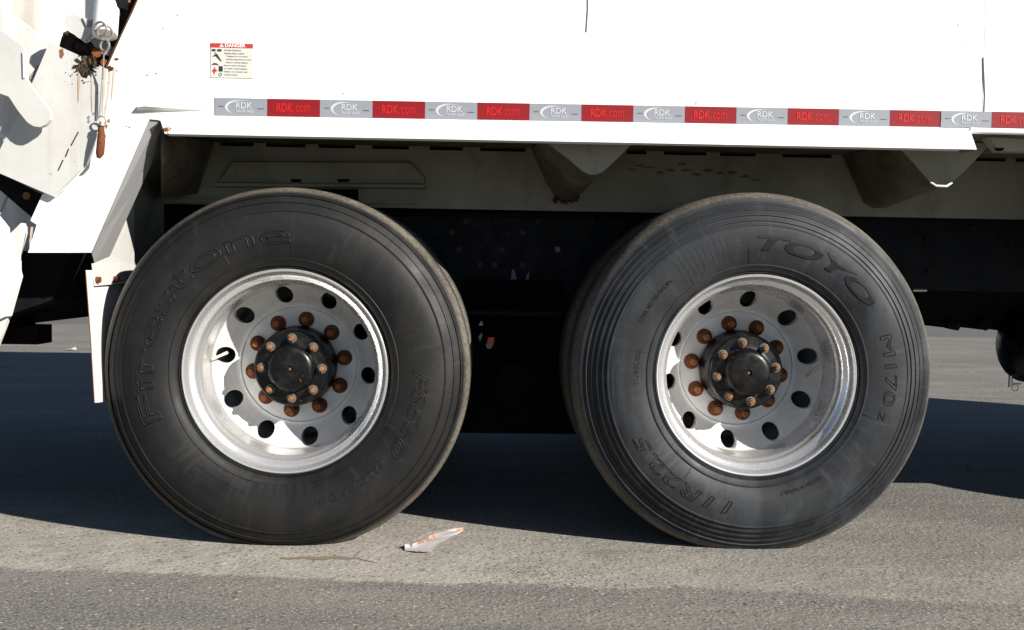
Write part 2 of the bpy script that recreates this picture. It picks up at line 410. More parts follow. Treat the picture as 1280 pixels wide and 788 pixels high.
# tyre profiles (radius, y) from outer bead over the tread to the inner bead
def tyre_profile(kind):
    if kind == 'left':
        out = [(.283, .035), (.2975, .006), (.303, -.006), (.306, -.004), (.309, -.011), (.322, -.019), (.328, -.0215), (.330, -.0195), (.345, -.026), (.37, -.031),
               (.40, -.033), (.425, -.031), (.440, -.028), (.452, -.0245), (.462, -.0205), (.463, -.0225), (.466, -.0222), (.467, -.0185),
               (.478, -.0125), (.488, -.006), (.4895, -.0085), (.493, -.0065), (.494, -.0015), (.501, .003), (.508, .010), (.509, .006), (.513, .010),
               (.515, .016), (.522, .024), (.528, .035), (.532, .048)]
        R = .537
    else:
        out = [(.283, .035), (.2975, .006), (.303, -.006), (.306, -.004), (.309, -.011), (.322, -.018), (.3235, -.0205), (.326, -.0205), (.3275, -.018), (.345, -.025), (.37, -.030),
               (.40, -.032), (.425, -.030), (.438, -.027), (.4395, -.0285), (.443, -.028), (.4445, -.024), (.452, -.0205), (.4535, -.0235), (.4575, -.022), (.459, -.0175),
               (.468, -.013), (.4695, -.0155), (.474, -.0135), (.4755, -.009), (.484, -.004), (.4855, -.0055), (.4905, -.0030), (.492, .000),
               (.499, .004), (.501, .003), (.506, .006), (.5075, .0085), (.514, .011), (.517, .0115), (.522, .016), (.527, .023), (.532, .034), (.536, .048)]
        R = .541
    tread = [(R-.001, .060), (R, .078), (R-.012, .080), (R-.012, .087), (R+.0005, .089), (R+.001, .122), (R-.012, .124), (R-.012, .132), (R+.001, .134),
             (R+.0005, .166), (R-.012, .168), (R-.012, .175), (R, .177), (R-.001, .195)]
    inner = [(r, .256-y) for r, y in out[::-1] if not (.45 < r < .52)]
    return out + tread + inner
def side_y(prof):
    pts = [(r, y) for r, y in prof if y < .05][:45]
    pts = sorted(pts[1:], key=lambda p: p[0])
    def f(r):
        for (r0, y0), (r1, y1) in zip(pts, pts[1:]):
            if r0 <= r <= r1: return y0 + (y1-y0)*(r-r0)/max(1e-6, r1-r0)
        return pts[-1][1]
    return f
def bulge(x, y, z, hub_z):
    r = math.hypot(x, z); zz = z + hub_z
    if z < -.30 and r > .33:
        k = max(0, 1-abs(x)/.33) * max(0, 1-abs(zz-.055)/.17)
        if y < .06: return -.010*k
        if y > .19: return .010*k
    return 0
def make_tyre(prof, seg, mat, hub_z, parent, origin):
    bm = revolve(bmesh.new(), prof, seg)
    for v in bm.verts:                                  # settle on the ground with a slight bulge
        z = v.co.z + hub_z
        v.co.y += bulge(v.co.x, v.co.y, v.co.z, hub_z)
        if z < .0008: v.co.z = .0008-hub_z
    me_o = link('tyre', bm, mat, None, origin=(0, 0, 0), smooth=True)
    me_o.location = (0, 0, 0); place(me_o, parent, origin)
    return me_o

def arc_text(body, deg0, deg1, rbase, height, sy, parent, origin, mat, outline=0, raise_=.0022, shear=0, sink=.003, offset=0, name='lettering'):
    """raised sidewall lettering reading clockwise from deg0 to deg1 (0 = top), baseline radius rbase"""
    bm = text_mesh(body, 1.0, shear=shear, outline=outline/height*.72 if outline else 0, extrude=0.5 if not outline else 0, offset=offset)
    xs = [v.co.x for v in bm.verts]; ys = [v.co.y for v in bm.verts]
    x0, x1, y0, y1 = min(xs), max(xs), min(ys), max(ys)
    a0, a1 = math.radians(deg0), math.radians(deg1); sv = height/(y1-y0)
    for _ in range(3):
        long = [e for e in bm.edges if e.calc_length() > .16]
        if not long: break
        bmesh.ops.subdivide_edges(bm, edges=long, cuts=1)
    bmesh.ops.triangulate(bm, faces=bm.faces)
    for v in bm.verts:
        x, y, z = v.co
        th = a0 + (x-x0)/(x1-x0)*(a1-a0); r = rbase + (y-y0)*sv
        if outline: yy = sy(r) - z*sv*1.5 - .0003
        else: yy = sy(r) + (-raise_ if z > 0 else sink)
        yy += bulge(r*math.sin(th), 0, r*math.cos(th), .51)
        v.co = Vector((r*math.sin(th), yy, r*math.cos(th)))
    o = link(name, bm, mat, None, origin=(0, 0, 0)); place(o, parent, origin); return o

# ---- the aluminium wheel, cut with hand holes
def make_rim_mesh():
    prof = [(.2985, .020), (.2990, .004), (.2978, -.003), (.2945, -.0062), (.2905, -.0052), (.2880, -.001), (.2855, .008), (.2825, .018), (.2785, .024),
            (.2700, .029), (.2655, .034), (.2625, .044), (.2605, .052), (.2555, .057), (.2540, .064), (.2538, .085), (.2535, .120), (.2525, .150), (.2490, .172),
            (.2430, .190), (.2340, .206), (.2200, .226), (.2050, .243), (.1950, .252), (.1880, .256), (.1840, .2565), (.1815, .2545), (.1795, .2550), (.1780, .2600), (.1300, .2610), (.1150, .2610),
            (.1100, .2640), (.1100, .2820), (.1950, .2820), (.2200, .2660), (.2450, .2200), (.2600, .1900), (.2650, .0600), (.2850, .0450)]
    mi = [0]*18 + [1]*16 + [1]*(len(prof)-34)
    bm = revolve(bmesh.new(), prof, 200, closed=True, matidx=mi)
    me_o = link('rim', bm, [ALU, ALU_D], None, origin=(0, 0, 0), smooth=True)
    cb = bmesh.new()
    for k in range(10):
        a = 2*PI*k/10; cx, cz = .2225*math.sin(a), .2225*math.cos(a)
        revolve(cb, [(0, .12), (.0262, .12), (.0262, .33), (0, .33)], 28, c=(cx, 0, cz))
    cut = link('cutter', cb, ALU_D, None, origin=(0, 0, 0))
    md = me_o.modifiers.new('b', 'BOOLEAN'); md.operation = 'DIFFERENCE'; md.object = cut; md.solver = 'EXACT'
    bpy.context.view_layer.update()
    dg = bpy.context.evaluated_depsgraph_get()
    nm = bpy.data.meshes.new_from_object(me_o.evaluated_get(dg)); me_o.modifiers.clear(); me_o.data = nm
    bpy.data.objects.remove(cut)
    me_o.data.set_sharp_from_angle(angle=math.radians(34))
    return me_o
RIM0 = make_rim_mesh()
def hexa(bm, c, r, y0, y1, rot=0, seg=6):
    A = [bm.verts.new(Vector(c)+Vector((r*math.sin(rot+2*PI*i/seg), y0, r*math.cos(rot+2*PI*i/seg)))) for i in range(seg)]
    B = [bm.verts.new(Vector(c)+Vector((r*.93*math.sin(rot+2*PI*i/seg), y1, r*.93*math.cos(rot+2*PI*i/seg)))) for i in range(seg)]
    bm.faces.new(B)
    for i in range(seg): bm.faces.new((A[i], A[(i+1) % seg], B[(i+1) % seg], B[i]))
def make_lugnut():
    bm = bmesh.new()
    revolve(bm, [(.0245, .002), (.0245, -.004), (.022, -.008), (.0175, -.010)], 18)
    hexa(bm, (0, 0, 0), .0185, -.008, -.030, .2)
    bm.faces.ensure_lookup_table(); n0 = len(bm.faces)
    revolve(bm, [(.0105, -.028), (.0105, -.044), (.0085, -.047), (0, -.047)], 12)
    bm.faces.ensure_lookup_table()
    for f in bm.faces[n0:]: f.material_index = 1
    return bm
NUT0 = link('lug_nut', make_lugnut(), [mk_rust('nut_rust', (.16, .055, .020), (.06, .024, .011)), mk_rust('stud_rust', (.26, .10, .035), (.13, .05, .02))], None, origin=(0, 0, 0), smooth=True)
def make_hubbolt():
    bm = bmesh.new()
    revolve(bm, [(.0145, .001), (.0145, -.003), (.0112, -.0035)], 14)
    hexa(bm, (0, 0, 0), .0112, -.003, -.015, .4)
    for f in bm.faces: f.material_index = 0
    n0 = len(bm.faces)
    revolve(bm, [(.0072, -.013), (.0072, -.024), (.0055, -.027), (0, -.027)], 10)
    bm.faces.ensure_lookup_table()
    for f in bm.faces[n0:]: f.material_index = 1
    return bm
BOLT0 = link('hub_bolt', make_hubbolt(), [simple('grimy_nut', (.13, .10, .07), .6, .1), STUD], None, origin=(0, 0, 0), smooth=True)

def simple_rim():
    return link('rim', revolve(bmesh.new(), [(.2985, .02), (.298, -.004), (.289, -.004), (.285, .01), (.262, .04), (.254, .06), (.252, .17), (.19, .2), (.0, .2)], 40), ALU_D, None, origin=(0, 0, 0), smooth=True)
SRIM0 = simple_rim()

def wheel(origin, kind, rim_rot, nut_rot, bolt_rot, label):
    origin = Vector(origin)
    w_ = empty('wheel', origin, truck); w_['label'] = label
    prof = tyre_profile(kind)
    make_tyre(prof, 300, RUBBER_L if kind == 'left' else RUBBER_R, origin.z, w_, origin)
    instance(RIM0, 'rim', w_, origin, math.radians(rim_rot))
    for k in range(10):
        a = math.radians(nut_rot+36*k)
        o = instance(NUT0, 'lug_nut', w_, origin+Vector((.1428*math.sin(a), .2600, .1428*math.cos(a))), random.uniform(0, 1))
    h = empty('hub', origin+Vector((0, .26, 0)), truck)
    bm = revolve(bmesh.new(), [(.118, .275), (.118, .250), (.1215, .243), (.1215, .225), (.117, .215), (.116, .140), (.1145, .134), (.110, .131)], 64, c=origin)
    link('hub_barrel', bm, HUBB, h, smooth=True)
    bm = revolve(bmesh.new(), [(.109, .140), (.1105, .128), (.1085, .1205), (.080, .1195), (.0735, .117), (.070, .110), (.0675, .096), (.062, .089), (.052, .086), (.010, .0855), (.0085, .090), (0, .090)], 64, c=origin)
    link('hub_cap', bm, HUBB, h, smooth=True)
    for k in range(8):
        a = math.radians(bolt_rot+45*k)
        instance(BOLT0, 'hub_bolt', h, origin+Vector((.0905*math.sin(a), .1200, .0905*math.cos(a))), random.uniform(0, 1))
    bm = tube(bmesh.new(), [origin+Vector((.0, .0902, 0)), origin+Vector((0, .0885, 0))], .004, 8)
    link('centre_mark', bm, STUD, h)
    bm = revolve(bmesh.new(), [(0, .30), (.205, .30), (.208, .31), (.208, .48), (0, .48)], 48, c=origin)
    link('brake_drum', bm, BLACK, h, smooth=True)
    return w_, side_y(prof)

wl, syl = wheel(HL, 'left', -10.6, 8.8, 0, 'rear wheel with darker tyre beside the mud flap')
wr, syr = wheel(HR, 'right', 6.8, -10.0, -9.5, 'wheel with greyer tyre, the forward one of the pair')
# lettering of the left tyre
arc_text('Firestone', -112, 3, .368, .058, syl, wl, HL, RUBBER_L, outline=.0012)
arc_text('FS560', 88, 127, .372, .044, syl, wl, HL, RUBBER_L, outline=.0010, shear=.3)
arc_text('PLUS RADIAL', 131, 169, .374, .024, syl, wl, HL, RUBBER_LET, outline=.0009, shear=.2)
arc_text('Transportation', 197, 222, .355, .010, syl, wl, HL, RUBBER_L, raise_=.0012)
# lettering of the right tyre
arc_text('TOYO', -2, 57, .366, .046, syr, wr, HR, RUBBER_D, raise_=.0018, shear=.25, offset=.025)
arc_text('TOYO', -2, 57, .366, .046, syr, wr, HR, RUBBER_R, outline=.0010, shear=.25, offset=.025)
arc_text('M170', 71, 102, .372, .036, syr, wr, HR, RUBBER_LET, outline=.0010)
arc_text('Z', 105, 109, .372, .018, syr, wr, HR, RUBBER_D, raise_=.0012)
arc_text('11R22.5', 190, 243, .372, .040, syr, wr, HR, RUBBER_LET, outline=.0011, shear=.2)
arc_text('REGROOVABLE', 147, 168, .345, .011, syr, wr, HR, RUBBER_D, raise_=.0012)
arc_text('TUBELESS', -95, -78, .352, .012, syr, wr, HR, RUBBER_D, raise_=.0012)
arc_text('STEEL BELTED RADIAL', -66, -43, .375, .012, syr, wr, HR, RUBBER_D, raise_=.0012)
# block of fine moulded bars on the upper left of the right tyre
bm = bmesh.new()
for k in range(10):
    a = math.radians(-38+2.6*k)
    for j in range(6):
        r0, r1 = .345+.014*j, .345+.014*(j+1)
        for aa, rr in ((0, 0),):
            v = []
            for (r, da) in ((r0, -.002), (r1, -.006), (r1, .004), (r0, .008)):
                v.append(bm.verts.new((r*math.sin(a+da), syr(r)-.0006, r*math.cos(a+da))))
            bm.faces.new(v)
g_ = link('moulded_bars', bm, RUBBER_R, None, origin=(0, 0, 0)); place(g_, wr, HR)
for wh, H, s in ((wl, HL, syl), (wr, HR, syr)):             # radial mould seams
    bm = bmesh.new()
    for deg in (3, 62, 118, 171, 224, 290, 333):
        a = math.radians(deg + (0 if wh is wl else -9))
        tube(bm, [Vector((r*math.sin(a), s(r)-.0002, r*math.cos(a))) for r in (.33, .345, .36, .372)], .0009, 5)
    g_ = link('mould_seam', bm, RUBBER_D, None, origin=(0, 0, 0)); place(g_, wh, H)
# valve stem of the left wheel
a = math.radians(-82)
bm = tube(bmesh.new(), [HL+Vector((.225*math.sin(a)+.012, .20, .225*math.cos(a)+.006)), HL+Vector((.225*math.sin(a)-.004, .165, .225*math.cos(a)-.002)), HL+Vector((.225*math.sin(a)-.020, .140, .225*math.cos(a)-.010))], [.005, .004, .0045], 8)
link('valve_stem', bm, simple('pale_valve_cap', (.55, .53, .38), .5), wl)
bm = tube(bmesh.new(), [HR+Vector((.215, .22, -.02)), HR+Vector((.222, .20, -.012)), HR+Vector((.226, .17, .012))], [.005, .004, .0045], 8)
link('valve_stem', bm, CHROME, wr)

# other wheels: inner duals, far side and steering wheels
IP = tyre_profile('left')
def plain_wheel(origin, flip=False, label=None):
    origin = Vector(origin); w_ = empty('wheel', origin, truck)
    if label: w_['label'] = label
    global PT
    if 'PT' not in globals():
        PT = make_tyre([p for p in tyre_profile('right')], 110, RUBBER_R, .513, w_, origin); t = PT
    else: t = instance(PT, 'tyre', w_, origin)
    r = instance(SRIM0, 'rim', w_, origin)
    if flip: t.rotation_euler = (0, 0, PI); r.rotation_euler = (0, 0, PI)
for H in (HL, HR):
    plain_wheel((H.x, .335, .5128)); plain_wheel((H.x, 2.105, .5128), True); plain_wheel((H.x, 2.44, .5128), True)
plain_wheel((4.06, 0.0, .5128), label='steering wheel at the front of the truck'); plain_wheel((4.06, 2.44, .5128), True)
for o in (RIM0, NUT0, BOLT0, SRIM0): bpy.data.objects.remove(o)

# ---- frame, axles, suspension
def rail(Y0, Y1, sgn):
    z0, z1 = at(1200, 361, .80).z, at(1200, 272, .80).z
    bm = bmesh.new()
    box(bm, (-1.25, Y0, z0), (5.6, Y0+.009, z1))
    box(bm, (-1.25, Y0, z0-.0095), (5.6, Y0+sgn*.08, z0-.0005)); box(bm, (-1.25, Y0, z1+.0005), (5.6, Y0+sgn*.08, z1+.0095))
    link('frame_rail', bm, NAVY, truck)
    return z0, z1
z0, z1 = rail(.80, .88, 1); rail(1.64, 1.56, -1)
for x in (-.6, .68, 1.9, 3.2): boxo('crossmember', (x-.05, .885, z0+.02), (x+.05, 1.555, z1-.02), BLACK, truck)
boxo('subframe_rail', (-1.25, .80, z1+.03), (4.2, .885, z1+.10), BLACK, truck)
boxo('subframe_rail', (-1.25, 1.56, z1+.03), (4.2, 1.645, z1+.10), BLACK, truck)
def pxplate(name, pts, Y, th, mat, bevel=.002, par=None): return plate(name, pts, Y, th, mat, par or truck, bevel)
for yy, nm in ((.775, 'suspension_hanger'),):
    pxplate(nm, [(478, 270), (790, 272), (748, 330), (705, 398), (573, 398), (530, 330)], yy, .022, NAVY)
pxplate('hanger_rib', [(545, 296), (550, 296), (568, 336), (562, 337)], .755, .019, NAVY, .001)
pxplate('hanger_rib', [(735, 302), (740, 304), (720, 345), (714, 344)], .755, .019, NAVY, .001)
pxplate('hanger_ledge', [(488, 266), (800, 268), (800, 271), (488, 269)], .765, .03, NAVY, .001)
pxplate('hanger_ledge', [(590, 396), (712, 398), (712, 404), (590, 402)], .76, .04, NAVY, .001)
zx = .2344
rows = [(277, (290, 437, 592, 815, 960, 1110, 1258)), (291, (363, 515, 665, 738, 895, 1040)), (312, (400, 478, 553, 628, 775, 852, 925, 1003)),
        (331, (510, 590, 665, 738, 813, 885, 960)), (371, (440, 570, 820, 945)), (391, (500, 905))]
bt = None
for yy, xsr in rows:
    for i, xx in enumerate(xsr):
        p = at(480+zx*xx, yy, .775)
        if bt is None:
            bm = bmesh.new(); revolve(bm, [(.011, .0), (.011, -.003), (.008, -.0035)], 10); hexa(bm, (0, 0, 0), .0085, -.002, -.011)
            bt = link('frame_bolt', bm, RUST_F, None, origin=(0, 0, 0)); place(bt, truck, p)
            bt2 = bt.copy(); bt2.data = bt.data.copy(); bt2.data.materials[0] = RUST_D
            bt3 = bt.copy(); bt3.data = bt.data.copy(); bt3.data.materials[0] = simple('dusty_bolt', (.075, .056, .034), .8, 0, .2)
            bt4 = bt.copy(); bt4.data = bt.data.copy(); bt4.data.materials[0] = simple('bare_bolt', (.19, .19, .19), .6)
            continue
        src = bt4 if xx == 925 else (bt3 if xx in (290, 437, 628, 363, 590, 510, 400, 738) and random.random() < .8 else (bt2 if random.random() < .5 else bt))
        instance(src, 'frame_bolt', truck, p)
bpy.data.objects.remove(bt2); bpy.data.objects.remove(bt3); bpy.data.objects.remove(bt4)
for xx, yy in ((1185, 290), (1158, 300), (1160, 340), (1250, 300), (1262, 308), (1215, 285)):
    instance(bt, 'frame_bolt', truck, at(xx, yy, .80))
# pale sheets that paint in the sunlit patches in the middle of the hanger
PALE = simple('pale_sunlit_grey', (.16, .17, .17), .5)
pxplate('sunlit_patch_sheet', [(620, 363), (646, 364), (647, 355), (645, 345), (643, 338), (640, 337), (639, 348), (637, 358), (622, 361)], .762, .004, PALE, 0)
pxplate('sunlit_patch_sheet', [(655, 364), (673, 365), (673, 362), (664, 359), (661, 350), (662, 340), (659, 343), (656, 352), (655, 358)], .762, .004, PALE, 0)
# walking beam, its saddle, torque rod and cross tube
for Y in (.70, 1.62):
    bm = prism(bmesh.new(), [(-.12, Y, .46), (-.12, Y, .58), (.45, Y, .60), (.69, Y, .62), (.95, Y, .60), (1.50, Y, .58), (1.50, Y, .46), (1.15, Y, .40), (.95, Y, .235), (.42, Y, .235), (.25, Y, .40)], (0, .11, 0))
    link('walking_beam', bm, BLACK, truck, bevel=.012)
bm = prism(bmesh.new(), [(.40, .735, .60), (.98, .735, .60), (.86, .735, .70), (.86, .735, .78), (.52, .735, .78), (.52, .735, .70)], (0, .06, 0)); link('beam_saddle', bm, BLACK, truck, bevel=.006)
link('cross_tube', tube(bmesh.new(), [(.69, .6, .42), (.69, 1.85, .42)], .07, 24), BLACK, truck, smooth=True)
link('beam_pin', tube(bmesh.new(), [(.69, .66, .42), (.69, .70, .42)], .055, 24), BLACK, truck, smooth=True)
boxo('suspension_crossplate', (.30, 1.0, .23), (1.08, 1.03, .75), BLACK, truck)
boxo('suspension_step', (.52, .66, .655), (.88, .70, .67), NAVY, truck)
link('air_hose', tube(bmesh.new(), [at(590, 408, .68), at(606, 414, .66), at(640, 411, .66), at(672, 409, .66), at(700, 402, .68), at(724, 400, .72)], .007, 8), BLACK, truck, smooth=True)
link('air_hose', tube(bmesh.new(), [at(640, 440, .66), at(660, 455, .66), at(690, 450, .67), at(712, 470, .70)], .009, 8), BLACK, truck, smooth=True)
for x in (HL.x, HR.x):
    bm = tube(bmesh.new(), [(x, .30, .51), (x, .85, .51), (x, 1.0, .51), (x, 1.22, .51), (x, 1.44, .51), (x, 1.6, .51), (x, 2.2, .51)], [.08, .08, .12, .21, .12, .08, .08], 24)
    link('axle_housing', bm, BLACK, truck, smooth=True)
    link('brake_chamber', tube(bmesh.new(), [(x+.25, .80, .55), (x+.25, .98, .55)], .085, 20), BLACK, truck, smooth=True)
    link('torque_rod', tube(bmesh.new(), [(x, .95, .72), (.69, 1.0, .78)], .025, 12), BLACK, truck, smooth=True)
link('drive_shaft', tube(bmesh.new(), [(1.4, 1.22, .60), (2.0, 1.22, .74), (3.6, 1.22, .80)], .05, 16), BLACK, truck, smooth=True)
TAG = simple('orange_red_plastic', (.75, .10, .06), .5)
pxplate('red_valve_tag', [(610, 422), (618, 422), (617, 431), (609, 430)], .62, .012, TAG, .001)
pxplate('valve_bracket', [(607, 430), (616, 431), (614, 436), (609, 436)], .62, .012, simple('grey_bracket', (.3, .29, .27), .6), .001)
pxplate('hose_clip', [(598, 407), (602, 401), (604, 407)], .62, .01, simple('bare_steel_clip', (.4, .42, .44), .4), .0)
pxplate('hose_clip', [(598, 421), (602, 416), (603, 420), (600, 427)], .62, .01, simple('bare_steel_bracket', (.25, .26, .27), .4), .0)
# things slung under the rail on the right
bm = prism(bmesh.new(), [at(x, y, .84) for x, y in ((1110, 362), (1150, 366), (1142, 390), (1152, 394), (1172, 401), (1190, 411), (1199, 408), (1200, 400), (1216, 400), (1223, 409), (1232, 413), (1240, 408), (1246, 412), (1340, 424), (1340, 362))], (0, .5, 0))
link('crossmember_bundle', bm, BLACK, truck, bevel=.006)
link('grease_fitting', tube(bmesh.new(), [at(1183, 404, .80), at(1198, 407, .80)], .020, 14), BLACK, truck, smooth=True)
link('grease_fitting', tube(bmesh.new(), [at(1226, 400, .80), at(1236, 407, .80)], .024, 14), BLACK, truck, smooth=True)
link('hose_end', tube(bmesh.new(), [at(1141, 363, .76), at(1158, 363, .76)], .006, 8), CHROME, truck)
c0 = at(1258, 432, .70); c1 = Vector((3.35, .70, c0.z))
zc, tr = (at(1300, 385, .70).z+at(1300, 481, .70).z)/2, abs(at(1300, 385, .70).z-at(1300, 481, .70).z)/2
xl = at(1242, 432, .70).x + .075
pts = []; rs = []
for i in range(9):
    t = i/8*PI/2; pts.append((xl+.09*(1-math.cos(t)), .80, zc)); rs.append(max(.01, tr*math.sin(t)))
pts.append((3.2, .80, zc)); rs.append(tr)
link('air_tank', tube(bmesh.new(), pts, rs, 40), HUBB, truck, smooth=True)
link('tank_port', tube(bmesh.new(), [(xl-.02, .74, zc+.01), (xl+.05, .74, zc+.01)], .014, 12), BLACK, truck, smooth=True)
link('tank_strap', revolve(bmesh.new(), [(tr+.001, 0), (tr+.005, 0), (tr+.005, .03), (tr+.001, .03)], 40, closed=True).__class__ and tube(bmesh.new(), [(xl+.16, .80, zc), (xl+.19, .80, zc)], tr+.006, 40), BLACK, truck, smooth=True)
bm = bmesh.new(); p = at(1263, 480, .80)
tube(bm, [p+Vector((0, 0, .03)), p+Vector((0, 0, -.012))], .008, 8); ring(bm, p+Vector((.018, 0, -.014)), .012, .002); tube(bm, [p, p+Vector((.04, 0, 0))], .003, 6)
link('drain_valve', bm, CHROME, truck)

# ---- body: shell, side, skirt
YB = -.02
TOPZ = 3.95
side = [(133, 82), (131, 120), (104, 200), (68, 238), (53, 243), (38, 276), (46, 281), (35, 316), (114, 316), (187, 149), (200, 151), (1227, 167)]
P = [at(x, y, YB) for x, y in side]
zr = P[-1]
slot_dir = (at(172, 0, YB)-at(133, 82, YB)); top_x = P[0].x + slot_dir.x/slot_dir.z*(TOPZ-P[0].z)*.35
P2 = P + [Vector((at(1227, 100, YB).x, YB, TOPZ)), Vector((top_x, YB, TOPZ)), at(172+39, -82, YB), at(172, 0, YB)]
link('body_side_panel', prism(bmesh.new(), P2, (0, .012, 0)), WHITE, truck)
xs_ = at(1229, 100, YB).x
zb = at(1260, 164, YB).z
link('body_side_panel', box(bmesh.new(), (xs_, YB-.001, zb), (4.2, YB+.011, TOPZ)), WHITE, truck, bevel=.002)
zfl = at(600, 186, .60).z+.004
boxo('body_shell', (-.36, .0, zfl+.012), (4.19, 2.46, TOPZ-.01), WHITE, truck, .01)
# welded seams
link('panel_seam', tube(bmesh.new(), [at(734, -60, YB-.001), at(735, 10, YB-.001), at(733, 40, YB-.001)], .0022, 6), GREY, truck)
link('panel_seam', tube(bmesh.new(), [at(1229, 72, YB-.001), at(1230, 95, YB-.002), at(1231, 120, YB-.001), at(1229, 160, YB-.001)], .0024, 6), GREY, truck)
link('bottom_edge_roll', tube(bmesh.new(), [at(1212, 163, YB+.004), at(1350, 167, YB+.004)], .010, 12), WHITE, truck, smooth=True)
# skirt rail: hollow tube, cut slanting at its front end
YS = -.045
sk = [at(x, y, YS) for x, y in ((200, 149), (1213, 164), (1221, 187), (206, 167.5))]
bm = bmesh.new(); A = [bm.verts.new(p) for p in sk]; B = [bm.verts.new(p+Vector((0, .055, .006 if i in (0, 1) else 0))) for i, p in enumerate(sk)]
bm.faces.new(A); bm.faces.new(B[::-1])
for i in range(4): bm.faces.new((A[i], A[(i+1) % 4], B[(i+1) % 4], B[i]))
link('skirt_rail', bm, WHITE, truck, bevel=.004)
pxplate('rail_end_web', [(1198, 184), (1214, 183), (1221, 188), (1207, 190)], -.035, .03, DUNDER, .0)
# ceiling over the wheels, inner panel, slots between them
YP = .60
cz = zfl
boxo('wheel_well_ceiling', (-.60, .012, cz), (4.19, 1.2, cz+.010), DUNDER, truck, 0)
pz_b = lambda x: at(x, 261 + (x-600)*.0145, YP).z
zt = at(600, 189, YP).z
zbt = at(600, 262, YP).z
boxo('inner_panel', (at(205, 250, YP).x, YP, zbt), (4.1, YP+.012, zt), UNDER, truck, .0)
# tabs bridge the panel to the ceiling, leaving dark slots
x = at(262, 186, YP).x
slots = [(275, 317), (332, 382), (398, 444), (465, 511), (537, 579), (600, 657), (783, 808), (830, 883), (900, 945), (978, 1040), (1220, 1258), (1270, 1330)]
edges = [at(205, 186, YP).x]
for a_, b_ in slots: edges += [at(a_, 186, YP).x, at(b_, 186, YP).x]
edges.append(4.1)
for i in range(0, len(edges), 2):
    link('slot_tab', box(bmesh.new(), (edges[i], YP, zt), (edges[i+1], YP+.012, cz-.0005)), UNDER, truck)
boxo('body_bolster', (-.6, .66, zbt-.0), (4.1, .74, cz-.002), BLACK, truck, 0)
# pocket pressed into the panel above the left wheel
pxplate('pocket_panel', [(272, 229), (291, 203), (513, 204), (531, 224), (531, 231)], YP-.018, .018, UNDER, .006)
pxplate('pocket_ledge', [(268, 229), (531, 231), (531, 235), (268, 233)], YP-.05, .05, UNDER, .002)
for pth in ([(272, 229), (291, 202.5), (513, 203.5), (531, 223), (531, 229)],):
    link('pocket_shade_line', tube(bmesh.new(), [at(x, y, YP-.018) for x, y in pth], .0022, 6), DUNDER, truck)  # dark tubes put in as the shadow outline of the pocket
link('pocket_shade_line', tube(bmesh.new(), [at(272, 228.5, YP-.019), at(531, 230.5, YP-.018)], .0022, 6), DUNDER, truck)
pxplate('panel_slot', [(363, 224), (377, 224), (376, 228), (364, 228)], YP-.0195, .0015, BLACK, 0)
pxplate('panel_slot', [(422, 224), (437, 224), (436, 228), (423, 228)], YP-.0195, .0015, BLACK, 0)
pxplate('panel_hole', [(372, 236), (448, 237), (448, 252), (372, 251)], YP-.002, .002, BLACK, 0)
pxplate('panel_bottom_lip', [(206, 250), (520, 252), (520, 255), (206, 253)], YP-.02, .02, UNDER, .001)
bm = bmesh.new()
for (xx, yy) in ((790, 212), (800, 207), (812, 209), (826, 216), (838, 213), (851, 205), (858, 213), (870, 218), (884, 213), (900, 217), (915, 216), (930, 221), (944, 225)):
    vs_ = [bm.verts.new(at(xx+math.cos(q_)*random.uniform(4, 9), yy+math.sin(q_)*random.uniform(1.0, 2.6), YP-.0015)) for q_ in [k*PI/5 for k in range(10)]]
    bm.faces.new(vs_)
g_ = link('grime_line', bm, DUNDER, truck); g_['kind'] = 'stuff'
for x_ in (1010, 1285): link('panel_rivet', tube(bmesh.new(), [at(x_, 200, YP-.006), at(x_, 200, YP)], .008, 8), UNDER, truck)
# left end wall of the wheel well
bm = bmesh.new()
q = [at(205, 168, .05), at(268, 178, YP), at(247, 242, YP), at(205, 248, .40), at(205, 200, .05)]
prism(bm, q, (-.01, .004, 0)); link('wheel_well_end_wall', bm, DUNDER, truck)
# V brackets under the floor
def vbracket(front, back, face_y, mat_face):
    t = empty('vee_bracket', at(*front[2], face_y), truck)
    link('bracket_face', prism(bmesh.new(), [at(x, y, face_y) for x, y in front], (0, .006, 0)), mat_face, t)
    fr = [at(x, y, face_y+.006) for x, y in front]; bk = [at(x, y, YP-.002) for x, y in back]
    bm = bmesh.new(); A = [bm.verts.new(p) for p in fr]; B = [bm.verts.new(p) for p in bk]
    for i in range(len(A)-1): bm.faces.new((A[i], A[i+1], B[i+1], B[i]))
    link('bracket_channel', bm, DUNDER, t, smooth=True)
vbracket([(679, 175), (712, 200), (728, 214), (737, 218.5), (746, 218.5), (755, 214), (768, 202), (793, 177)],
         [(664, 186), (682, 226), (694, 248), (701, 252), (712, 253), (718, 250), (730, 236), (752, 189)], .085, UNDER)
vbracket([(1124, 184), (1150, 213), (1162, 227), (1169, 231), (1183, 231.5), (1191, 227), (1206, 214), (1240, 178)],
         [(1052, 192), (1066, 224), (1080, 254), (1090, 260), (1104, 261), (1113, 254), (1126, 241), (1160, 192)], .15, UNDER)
bm = tube(bmesh.new(), [at(1163, 228, .135), at(1170, 232.5, .13), at(1183, 233, .13), at(1190, 228.5, .135)], .0035, 6)
link('bracket_lip', bm, WHITE, truck)
bm = bmesh.new()
for k in range(26):
    xx = random.uniform(690, 722); p = at(xx, 247+abs(xx-706)*-.25+random.uniform(2, 8), YP-.03); 
    bmesh.ops.create_icosphere(bm, subdivisions=1, radius=random.uniform(.004, .011), matrix=Matrix.Translation(p))
link('caked_mud', bm, RUST_D, truck)
pxplate('floor_crossmember', [(1236, 172), (1345, 176), (1345, 191), (1250, 189)], .05, .05, UNDER, .003)
